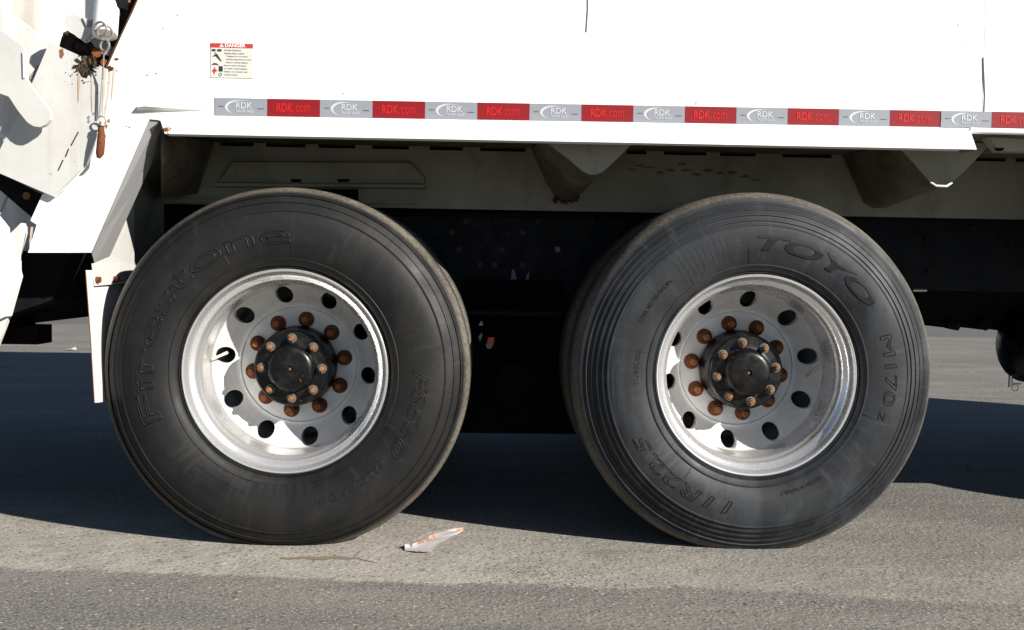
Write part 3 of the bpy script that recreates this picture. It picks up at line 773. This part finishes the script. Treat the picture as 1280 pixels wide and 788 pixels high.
pxplate('panel_slot', [(1243, 185), (1256, 185), (1253, 189), (1245, 189)], .0485, .0015, BLACK, 0)
# small grey tapered ledge left of the tape
bm = bmesh.new()
v = [bm.verts.new(p) for p in (at(171, 134.5, -.038), at(180, 133, -.042), at(263, 138.5, YB-.001), at(258, 141, YB-.001), at(225, 143.5, YB-.001), at(186, 144, YB-.001), at(172, 139, YB-.001), at(171, 133, YB-.001))]
for f in ((0, 1, 2, 3, 4, 5, 6), (0, 6, 7), (0, 7, 1), (7, 2, 1)): bm.faces.new([v[i] for i in f])
link('tapered_ledge', bm, WHITE, truck)

# ---- reflective tape
YT = YB-.0015
xa, xb = at(268, 133, YB).x, at(1239, 150, YB).x; pitch = (xb-xa)/15
zt0, zt1 = at(268, 144.5, YB).z, at(268, 122.5, YB).z
zt2, zt3 = at(1239, 160, YB).z, at(1239, 140, YB).z
def tz(x, k):     # lower/upper edge of the tape, very slightly out of level
    f = (x-xa)/(xb-xa); return (zt0+(zt2-zt0)*f)*(1-k) + (zt1+(zt3-zt1)*f)*k
for i in range(18):
    x0, x1 = xa+i*pitch, xa+(i+1)*pitch-.0006
    yy = YT if x1 < xs_ or x0 > xs_ else YT-.002
    if x0 > xs_-.1: yy = YT-.0025
    bm = prism(bmesh.new(), [(x0, yy, tz(x0, 0)), (x1, yy, tz(x1, 0)), (x1, yy, tz(x1, 1)), (x0, yy, tz(x0, 1))], (0, .0012, 0))
    h = tz(x0, 1)-tz(x0, 0); zb_ = tz(x0, 0); y2 = yy-.0006
    if i % 2:
        s = link('red_tape_segment', bm, RED, truck, origin=(x0, yy, zb_))
        flat_text('lettering', 'RDK', .05, x0+.026, y2, zb_+h*.26, .047, RED2, s, height=h*.50, offset=.02)
        flat_text('lettering', '.com', .05, x0+.075, y2, zb_+h*.26, .046, RED2, s, height=h*.40)
    else:
        s = link('silver_tape_segment', bm, SILVER, truck, origin=(x0, yy, zb_))
        flat_text('lettering', 'RDK', .05, x0+.061, y2, zb_+h*.42, .046, TAPEW, s, height=h*.36, offset=.008)
        flat_text('lettering', 'TRUCK SALES', .05, x0+.060, y2, zb_+h*.20, .052, TAPEW, s, height=h*.15, offset=.02)
        b2 = bmesh.new(); n = 14; o_, i_ = [], []
        for k in range(n+1):            # swoosh
            a_ = math.radians(62+k*(250-62)/n); wd = math.sin(PI*k/n)
            cx_, cz_ = x0+.066, zb_+h*.50
            ex, ez = math.cos(a_), math.sin(a_)
            o_.append((cx_+ex*.036, cz_+ez*h*.40)); i_.append((cx_+ex*(.036-.008*wd), cz_+ez*h*(.40-.13*wd)))
        o_[0] = (x0+.10, zb_+h*.84); i_[0] = (x0+.10, zb_+h*.83)
        VO = [b2.verts.new((a_, y2, b_)) for a_, b_ in o_]; VI = [b2.verts.new((a_, y2, b_)) for a_, b_ in i_]
        for k in range(n): b2.faces.new((VO[k], VO[k+1], VI[k+1], VI[k]))
        link('swoosh', b2, TAPEW, s)
        b2 = bmesh.new()
        for (u0, u1, zc_) in ((.012, .026, .5), (.122, .140, .40)): box(b2, (x0+u0, y2, zb_+h*zc_), (x0+u1, y2+.0004, zb_+h*zc_+.0025))
        link('small_print', b2, PRINTM, s)
# ---- danger decal
YD = YB-.002
p0, p1 = at(263, 97, YD), at(316.5, 55, YD)
dw, dh = p1.x-p0.x, p1.z-p0.z
dec = link('danger_decal', box(bmesh.new(), (p0.x, YD, p0.z), (p1.x, YD+.0018, p1.z)), DECAL, truck, origin=(p0.x, YD, p0.z))
def du(u, v_): return (p0.x+u*dw, p0.z+v_*dh)
link('header', box(bmesh.new(), (p0.x+.0005, YD-.0008, p1.z-.13*dh), (p1.x-.0005, YD-.0001, p1.z-.0005)), DECALR, dec)
flat_text('lettering', 'DANGER', .02, du(.34, 0)[0], YD-.0012, du(0, .885)[1], dw*.48, PRINTW, dec, height=dh*.095, offset=.02)
def tri2(name, pts, m, y=-.0010):
    b2 = bmesh.new(); b2.faces.new([b2.verts.new((du(*p)[0], YD+y, du(*p)[1])) for p in pts]); link(name, b2, m, dec)
tri2('warning_triangle', [(.21, .885), (.31, .885), (.26, .985)], PRINTW)
tri2('warning_triangle_mark', [(.25, .90), (.27, .90), (.265, .955), (.255, .955)], DECALR, -.0013)
for nm, pts, m in (('pictogram', [(.03, .76), (.12, .76), (.12, .82), (.03, .82)], PRINTK), ('pictogram', [(.16, .76), (.26, .76), (.26, .82), (.16, .82)], PRINTK),
                   ('pictogram', [(.04, .60), (.13, .69), (.16, .68), (.21, .58), (.27, .47), (.24, .48), (.17, .56), (.13, .62)], PRINTK),
                   ('pictogram', [(.10, .73), (.13, .74), (.13, .69), (.10, .69)], PRINTG),
                   ('pictogram', [(.02, .36), (.08, .42), (.15, .41), (.21, .34), (.16, .37), (.08, .37)], PRINTK), ('pictogram', [(.20, .18), (.29, .18), (.29, .33), (.20, .33)], PRINTK),
                   ('pictogram', [(.09, .08), (.07, .17), (.03, .20), (.08, .24), (.10, .32), (.12, .24), (.17, .20), (.12, .17)], DECALR)):
    tri2(nm, pts, m)
b2 = bmesh.new(); ring(b2, (du(.235, .09)[0], YD-.001, du(.235, .09)[1]), .004, .0006); link('pictogram', b2, PRINTK, dec)
for i, (s_, u, wd) in enumerate((('Crush Hazard', .33, .38), ('Stand clear when', .33, .46), ('Tailgate is in motion', .38, .50), ('During maintenance work', .38, .58), ('Before raising tailgate', .38, .50),
                         ('Never stand in hopper', .33, .52), ('or under raised tailgate', .33, .54), ('Failure to comply can', .33, .54), ('result in injury', .33, .32))):
    flat_text('lettering', s_, .01, du(u, 0)[0], YD-.001, du(0, .78-.089*i)[1], dw*wd, PRINTG, dec, height=dh*.042)

# ---- rear assembly
tg = [(-500, -900), (420, -900), (172, -2), (150, 40), (133, 88), (128, 120), (60, 120), (-60, 290), (-500, 290)]
plate('tailgate_side', tg, .23, .02, WHITE, truck, 0)
link('tailgate_shell', box(bmesh.new(), (-2.4, .26, at(60, 316, YB).z+.01), (-.66, 2.3, 3.6)), WHITE, truck, bevel=.02)
hp = [(62, 53), (96, 68), (133, 86), (131, 120), (122, 168), (108, 206), (67, 246), (0, 217), (-60, 190), (0, 187), (14, 158), (20, 149), (40, 104)]
plate('hopper_side_plate', hp, -.040, .016, CREAM, truck, .0015)
bm = bmesh.new()
for a_, b_ in (((98, 165), (89, 182)), ((86, 186), (82, 196)), ((79, 200), (73, 213))):
    tube(bm, [at(*a_, -.041), at(*b_, -.041)], .0016, 5)
link('weld_scar', bm, RUST_D, truck)
link('plate_weld', tube(bmesh.new(), [at(108, 207, -.038), at(95, 222, -.037), at(84, 233, -.037), at(68, 246, -.036)], .0020, 5), WHITE, truck)
# dark slot between tailgate and body with rusty edge
plate('slot_cavity', [(178, -14), (158, -14), (146, 34), (128, 52), (110, 56), (84, 38), (77, 46), (74, 58), (100, 74), (133, 88), (140, 70)], .06, .012, GREASE, truck, 0)
link('rusty_slot_edge', tube(bmesh.new(), [at(174, -6, YB-.002), at(165, 14, YB-.002), at(153, 40, YB-.002), at(142, 63, YB-.002), at(134, 82, YB-.002)], [.0022, .0030, .0022, .0035, .0025], 7), RUST_D, truck)
plate('torn_bracket', [(82, 20), (90, 18), (103, 22), (117, 25), (115, 40), (106, 51), (96, 46), (86, 36), (80, 29)], -.030, .02, CREAM, truck, .002)
plate('slot_strap', [(103, 22), (107, 30), (112, 26), (118, 25), (117, 34), (108, 33)], -.036, .006, GREY, truck, 0)
bm = bmesh.new()
for k in range(60):
    t_ = random.random(); p = at(80+t_*58+random.gauss(0, 3), 46+t_*32+random.gauss(0, 4), .04)
    if k > 38: p = at(random.uniform(112, 146), random.uniform(40, 78), .03)
    bmesh.ops.create_icosphere(bm, subdivisions=1, radius=random.uniform(.004, .013), matrix=Matrix.Translation(p) @ Matrix.Diagonal((1, .5, random.uniform(.5, 1), 1)))
link('grease_clump', bm, GREASE, truck, smooth=True)
link('lock_plate', prism(bmesh.new(), [at(x, y, .0) for x, y in ((112, 50), (122, 46), (131, 52), (140, 60), (136, 70), (124, 66))], (0, .02, 0)), GREY, truck, bevel=.002)
link('rusty_bolt', tube(bmesh.new(), [at(121, 66, -.01), at(121, 66, .03)], .014, 8), RUST, truck)
link('rusty_bolt', tube(bmesh.new(), [at(130, 78, -.02), at(130, 78, .03)], .010, 8), RUST, truck)
# latch pin, ring and cable
a0, a1 = at(134, 6, -.02), at(131, 44, -.05)
link('latch_cylinder', tube(bmesh.new(), [a0, a1], .034, 28), WHITE, truck, smooth=True)
link('latch_collar', tube(bmesh.new(), [at(142, -10, .0), at(141, 12, .0)], .042, 24), BLACK, truck, smooth=True)
link('latch_collar', tube(bmesh.new(), [at(152, -14, .01), at(150, 2, .01)], .028, 20), STUD, truck, smooth=True)
bm = bmesh.new(); ring(bm, at(126, 36, -.095), .018, .0035, (0.3, 1, .2)); ring(bm, at(131, 41, -.088), .020, .0035, (-.4, 1, .5)); ring(bm, at(131, 57, -.085), .015, .0028, (.4, 1, 0))
link('latch_ring', bm, ZINC, truck, smooth=True)
bm = bmesh.new(); tube(bm, [at(130, 63, -.082), at(128, 100, -.058), at(124.5, 146, -.052)], .0022, 6); tube(bm, [at(130, 63, -.082), at(129, 100, -.056), at(128, 146, -.054)], .0012, 6)
link('lanyard_cable', bm, ZINC, truck)
bm = bmesh.new(); ring(bm, at(127, 151, -.060), .012, .0024, (0, 1, .1)); link('lanyard_ring', bm, ZINC, truck, smooth=True)
link('pin_cap', tube(bmesh.new(), [at(127.5, 153, -.068), at(127, 158, -.070)], .0085, 10), ZINC, truck, smooth=True)
link('rusty_pin', tube(bmesh.new(), [at(127, 156, -.066), at(126.5, 175, -.068), at(125, 192, -.070), at(123, 198, -.070)], [.007, .0115, .0115, .005], 12), PIN, truck, smooth=True)
# patches where paint has flaked off to rust
def blob(cx, cy, rx, ry, Y, mat, n=34, rough=.35, name='rust_patch', spots=0):
    bm = bmesh.new(); c = [ (rx*(1+random.uniform(-rough, rough*.6))) for _ in range(n)]
    vs_ = [bm.verts.new(at(cx+math.cos(2*PI*k/n)*c[k], cy+math.sin(2*PI*k/n)*c[k]*ry/rx, Y)) for k in range(n)]
    bm.faces.new(vs_)
    for k in range(spots):
        x_, y_ = cx+random.gauss(0, rx*1.1), cy+random.gauss(.3*ry, ry*1.0); r_ = random.uniform(.5, 1.5)
        bm.faces.new([bm.verts.new(at(x_+math.cos(2*PI*q_/7)*r_*random.uniform(.6, 1), y_+math.sin(2*PI*q_/7)*r_*random.uniform(.6, 1), Y)) for q_ in range(7)])
    bmesh.ops.triangulate(bm, faces=bm.faces)
    link(name, bm, mat, truck)
blob(107, 83, 14, 12, -.0415, GREASE, 60, .55, spots=34)
blob(112, 77, 9, 8, -.0422, mk_rust('brown_rust', (.15, .10, .055), (.05, .035, .02)), 40, .6, spots=10)
blob(77, 67, 3, 6, -.0413, STUD); blob(111, 147, 1.6, 3, -.0415, PRINTG, 10); blob(117, 142, 1.2, 2, -.0415, PRINTG, 10); blob(111, 152, 1.6, 2, -.0415, PRINTG, 10)
blob(137, 86, 5, 3.2, YB-.0015, RUST_D, spots=6); blob(146, 74, 3, 1.5, YB-.0015, RUST_D)
blob(208, 162, 5, 3, YS-.0012, STUD, spots=3, rough=.6)
for c_ in ((133, 158), (131, 170), (136, 151)): blob(c_[0], c_[1], 1.8, 3, YB-.0015, STUD, 12)
for cx_, cy_ in ((204, 36), (184, 94), (222, 19), (195, 92), (158, 158), (162, 159), (429, 117)): blob(cx_, cy_, 1.2, .9, YB-.0014, PRINTG, 8, name='paint_chip')
STREAK = NT('rust_stain'); STREAK.set(color=STREAK.mix(STREAK.ramp(STREAK.noise(30, 5, .7, STREAK.pos((1, 1, .15))), [(.4, 0), (.65, 1)]), (.47, .43, .37), (.40, .29, .19)), rough=.6); STREAK = STREAK.m
for x0_, y0_, x1_, y1_, w_, Y_ in ((137, 90, 131, 150, 2.2, YB-.0016), (143, 84, 139, 128, 1.6, YB-.0016), (99, 96, 98, 128, 1.6, -.0418), (116, 93, 115, 140, 2.0, -.0418), (40, 284, 37, 312, 2.0, YB-.0016)):
    n_ = 12; L_, R_ = [], []; bm = bmesh.new()
    for k in range(n_+1):
        t_ = k/n_; ww = w_*(1-t_)**.6*random.uniform(.6, 1.1)+.15; xx = x0_+(x1_-x0_)*t_; yy = y0_+(y1_-y0_)*t_
        L_.append(bm.verts.new(at(xx-ww, yy, Y_))); R_.append(bm.verts.new(at(xx+ww, yy, Y_)))
    for k in range(n_): bm.faces.new((L_[k], R_[k], R_[k+1], L_[k+1]))
    link('rust_streak', bm, STREAK, truck)
# big arm, lever
ax = [at(-190, -105, .08), at(-62, -20, .08), at(20, 50, .08), at(50, 78, .08)]
bm = bmesh.new(); dvec = (ax[3]-ax[0]).normalized(); nrm = Vector((-dvec.z, 0, dvec.x))*.060
prism(bm, [ax[0]+nrm, ax[3]+nrm, ax[3]-nrm, ax[0]-nrm], (0, .07, 0)); link('tailgate_arm', bm, WHITE, truck, bevel=.012)
plate('tailgate_lever', [(-90, 40), (-10, 30), (28, 58), (31, 66), (32, 98), (40, 110), (59, 134), (63, 142), (62, 150), (57, 156), (50, 159), (42, 158), (34, 153), (22, 138), (11, 121), (0, 117), (-90, 88)], -.095, .022, CREAM, truck, .003)
link('lever_fold', tube(bmesh.new(), [at(29, 66, -.096), at(30, 98, -.096)], .004, 6), CREAM, truck)
# lower left of the tailgate
plate('hinge_cavity', [(-60, 196), (0, 217), (53, 244), (40, 272), (30, 264), (0, 238), (-60, 205)], .03, .02, BLACK, truck, 0)
link('hinge_bolt', tube(bmesh.new(), [at(33, 245, .02), at(33, 245, .03)], .011, 8), STUD, truck)
plate('lower_tailgate_plate', [(-120, 170), (0, 232), (36, 262), (48, 282), (20, 372), (-6, 440), (-120, 500)], .16, .02, WHITE, truck, 0)
plate('tailgate_guide_bar', [(9, 296), (26, 279), (28, 284), (18, 320), (18, 338), (20, 346), (6, 396), (-10, 404), (-60, 430), (-60, 400)], -.04, .05, WHITE, truck, .004)
plate('tailgate_guide_bar', [(-60, 270), (-10, 268), (3, 284), (5, 300), (-2, 318), (-60, 350)], -.05, .05, WHITE, truck, .004)
link('hinge_seam', tube(bmesh.new(), [at(9, 246, .048), at(0, 268, .048)], .003, 6), GREY, truck)
# hopper bottom: rounded black trough
z_t = at(60, 316, YB).z+.005
ctr = [(-2.4, z_t), (-2.4, .80), (-2.05, .64), (-1.5, .585), (-1.0, .60), (-.72, .70), (-.66, z_t)]
bm = prism(bmesh.new(), [(x, .14, z) for x, z in ctr], (0, 2.1, 0)); link('hopper_trough', bm, BLACK, truck, bevel=.01)
bb0, bb1 = at(-200, 404, .3), at(47, 431, .3)
boxo('rear_step', (bb0.x, .3, bb1.z), (bb1.x, .42, bb0.z), BLACK, truck, .01)
for k in range(7): link('step_stud', tube(bmesh.new(), [at(4+k*6, 409, .28), at(4+k*6, 409, .31)], .006, 6), BLACK, truck)
link('step_hanger', box(bmesh.new(), (at(28, 420, .35).x, .34, at(0, 428, .3).z), (at(40, 420, .35).x, .38, .75)), BLACK, truck)
# fender flange, gusset, lip, flap
def quad(name, pts, mat, th=(-.004, .004, 0)):
    return link(name, prism(bmesh.new(), pts, th), mat, truck)
bm = bmesh.new()
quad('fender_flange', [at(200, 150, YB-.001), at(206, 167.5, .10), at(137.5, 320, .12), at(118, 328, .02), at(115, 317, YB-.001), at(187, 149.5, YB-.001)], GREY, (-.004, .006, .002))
quad('fender_gusset', [at(137, 320, .13), at(168, 224, .25), at(168, 331, .36), at(118, 330, .01)], CREAM, (-.006, 0, 0))
quad('fender_lip', [at(117, 329.5, .00), at(168, 330.5, .36), at(172, 338, .40), at(168, 353, .36), at(120, 357.5, .0), at(117, 354, .0)], CREAM, (-.006, 0, 0))
quad('fender_inner_panel', [at(206, 166, .14), at(205, 225, .55), at(205, 400, .60), at(172, 400, .40), at(168, 331, .38), at(168, 224, .27)], UNDER, (-.006, 0, 0))
for x_, y_ in ((121, 350), (144, 349)):
    Yb = .02 if x_ < 130 else .17
    p = at(x_, y_, Yb); link('lip_bolt', tube(bmesh.new(), [p+Vector((-.01, 0, 0)), p+Vector((.011, 0, 0))], .009, 8), PIN, truck)
bm = prism(bmesh.new(), [at(107, 338, -.03), at(118, 503.5, -.03), at(165, 497, .42), at(165, 340, .42)], (.009, 0, 0))
link('mud_flap', bm, WHITE, truck, bevel=.002)
link('flap_edge_rust', tube(bmesh.new(), [at(107, 339, -.031), at(113, 420, -.031), at(118, 503, -.031)], .0012, 6), RUST, truck)
for k in range(12):
    t_ = k/11; 
blob(131, 300, .8, 2, .115, WHITE, 8, name='paint_chip')
boxo('added_sun_blocker', (2.45, .06, .88), (4.34, .34, 1.16), UNDER, truck, .01)  # unseen box added to stop sun leaking onto the ground under the body
# cab and chassis front, out of the frame but casting its shade
cabm = bmesh.new()
prism(cabm, [(4.35, .04, .95), (4.55, .04, .62), (5.95, .04, .62), (6.0, .04, 1.3), (5.85, .04, 2.6), (5.7, .04, 2.75), (4.35, .04, 2.75)], (0, 2.36, 0)); cab = link('cab', cabm, WHITE, truck, bevel=.04)
boxo('windscreen', (5.9, .2, 1.5), (5.965, 2.24, 2.4), simple('dark_glass', (.02, .025, .03), .08), truck)
boxo('cab_window', (4.9, .03, 1.6), (5.6, .045, 2.35), simple('side_glass', (.02, .025, .03), .08), truck)
boxo('bumper', (5.96, .08, .42), (6.12, 2.36, .72), BLACK, truck, .02)
boxo('roof_edge', (-.6, -.018, TOPZ), (4.19, 2.46, TOPZ+.05), WHITE, truck, .01)

# ------------------------------------------------------------------ things on the ground
# crumpled wrapper between the wheels
a0 = ground_at(506, 690); a1 = ground_at(577, 664)
bot = [(506, 689), (520, 692), (536, 692), (548, 681), (562, 673), (579, 665)]
top = [(506, 686), (515, 677.5), (530, 668), (545, 664.5), (562, 662.5), (579, 662)]
def lerp_path(path, t):
    k = min(int(t*(len(path)-1)), len(path)-2); f = t*(len(path)-1)-k
    return (path[k][0]*(1-f)+path[k+1][0]*f, path[k][1]*(1-f)+path[k+1][1]*f)
bm = bmesh.new(); nx, ny = 30, 10; grid = []
for i in range(nx+1):
    row = []
    for j in range(ny+1):
        u, v = i/nx, j/ny
        g0, g1 = ground_at(*lerp_path(bot, u)), ground_at(*lerp_path(top, u)); p = g0.lerp(g1, v)
        h = .0012 + .004*abs(math.sin(7*u+5*v))*abs(math.sin(4*v+1+3*u)) + .008*max(0, 1-u/.12)*v + .005*math.exp(-((v-.55-.3*u)/.08)**2)*(u > .15)
        row.append(bm.verts.new(p+Vector((0, 0, h))))
    grid.append(row)
for i in range(nx):
    for j in range(ny):
        f = bm.faces.new((grid[i][j], grid[i+1][j], grid[i+1][j+1], grid[i][j+1]))
        f.material_index = 1 if (j in (5, 6) and 7 < i < 17 and (i+j) % 4) or (j == 0 and 4 < i < 12 and i % 3) or (i > 26 and j > 5) or (j == 9 and i % 4 == 0) else 0
WRAP = simple('white_wrapper_film', (.42, .39, .385), .5); WRAPR = simple('orange_red_wrapper_print', (.42, .22, .16), .5)
wo_ = link('wrapper', bm, [WRAP, WRAPR], None, origin=(a0.x, a0.y, 0), smooth=True)
tag(wo_, 'crumpled white and red wrapper on the pavement between the two wheels', 'litter')
p = ground_at(88, 438); bm = bmesh.new()
v = [bm.verts.new(p+Vector(q)) for q in ((-.05, -.03, .004), (.02, -.05, .012), (.06, .0, .005), (.03, .05, .03), (-.03, .03, .012))]
bm.faces.new((v[0], v[1], v[4])); bm.faces.new((v[1], v[2], v[3])); bm.faces.new((v[1], v[3], v[4]))
tag(link('paper_scrap', bm, WRAP, None, origin=(p.x, p.y, 0)), 'small white scrap lying on the far asphalt behind the mud flap', 'litter')
# brown dirt dried into a hairline crack in front of the left wheel
bm = bmesh.new()
def ribbon(pts, wpx):
    n = len(pts); up, dn = [], []
    for i, (x, y) in enumerate(pts):
        w_ = wpx*(.35+.65*math.sin(PI*i/(n-1)))*random.uniform(.7, 1.3)
        up.append(bm.verts.new(ground_at(x, y-w_/2, .0012))); dn.append(bm.verts.new(ground_at(x, y+w_/2, .0012)))
    for i in range(n-1): bm.faces.new((dn[i], dn[i+1], up[i+1], up[i]))
ribbon([(351+i*6.2, 697.5+.6*math.sin(i)) for i in range(17)], 3.6)
ribbon([(441+i*2, 697-i*1.6) for i in range(8)], 1.6)
ribbon([(446+i*4, 698+i*.9) for i in range(7)], 1.6)
tag(link('dirt_streak', bm, simple('dried_brown_dirt', (.19, .158, .11), .95, 0, .1), None, origin=(ground_at(400, 697).x, ground_at(400, 697).y, 0)), kind='stuff', label='brown dirt dried in a hairline crack below the left wheel')
# loose grit
bm = bmesh.new()
def stone(p, r):
    m = Matrix.Translation(p) @ Matrix.Rotation(random.uniform(0, 6), 4, 'Z') @ Matrix.Diagonal((1, random.uniform(.6, 1), random.uniform(.4, .7), 1))
    bmesh.ops.create_icosphere(bm, subdivisions=1, radius=r, matrix=m)
for k in range(1500):
    x = random.uniform(-1.6, 3.0); y = random.uniform(-1.1, .5)
    if random.random() < .35: x, y = .75+random.gauss(0, .12), -.35+random.gauss(0, .14)
    stone(Vector((x, y, .0005)), random.choice((.0012, .0016, .002, .0026, .0035)))
g = link('loose_grit', bm, NT('grit_stone').m, None, origin=(0, 0, 0)); gn = g.data.materials[0]
gn.node_tree.nodes['Principled BSDF'].inputs['Base Color'].default_value = (.10, .095, .088, 1)
gn.node_tree.nodes['Principled BSDF'].inputs['Roughness'].default_value = .9
tag(g, 'loose grit scattered over the sunlit asphalt', 'grit', kind='stuff')
for o in bpy.data.objects:
    if o.name.split('.')[0] in STUFF: o['kind'] = 'stuff'
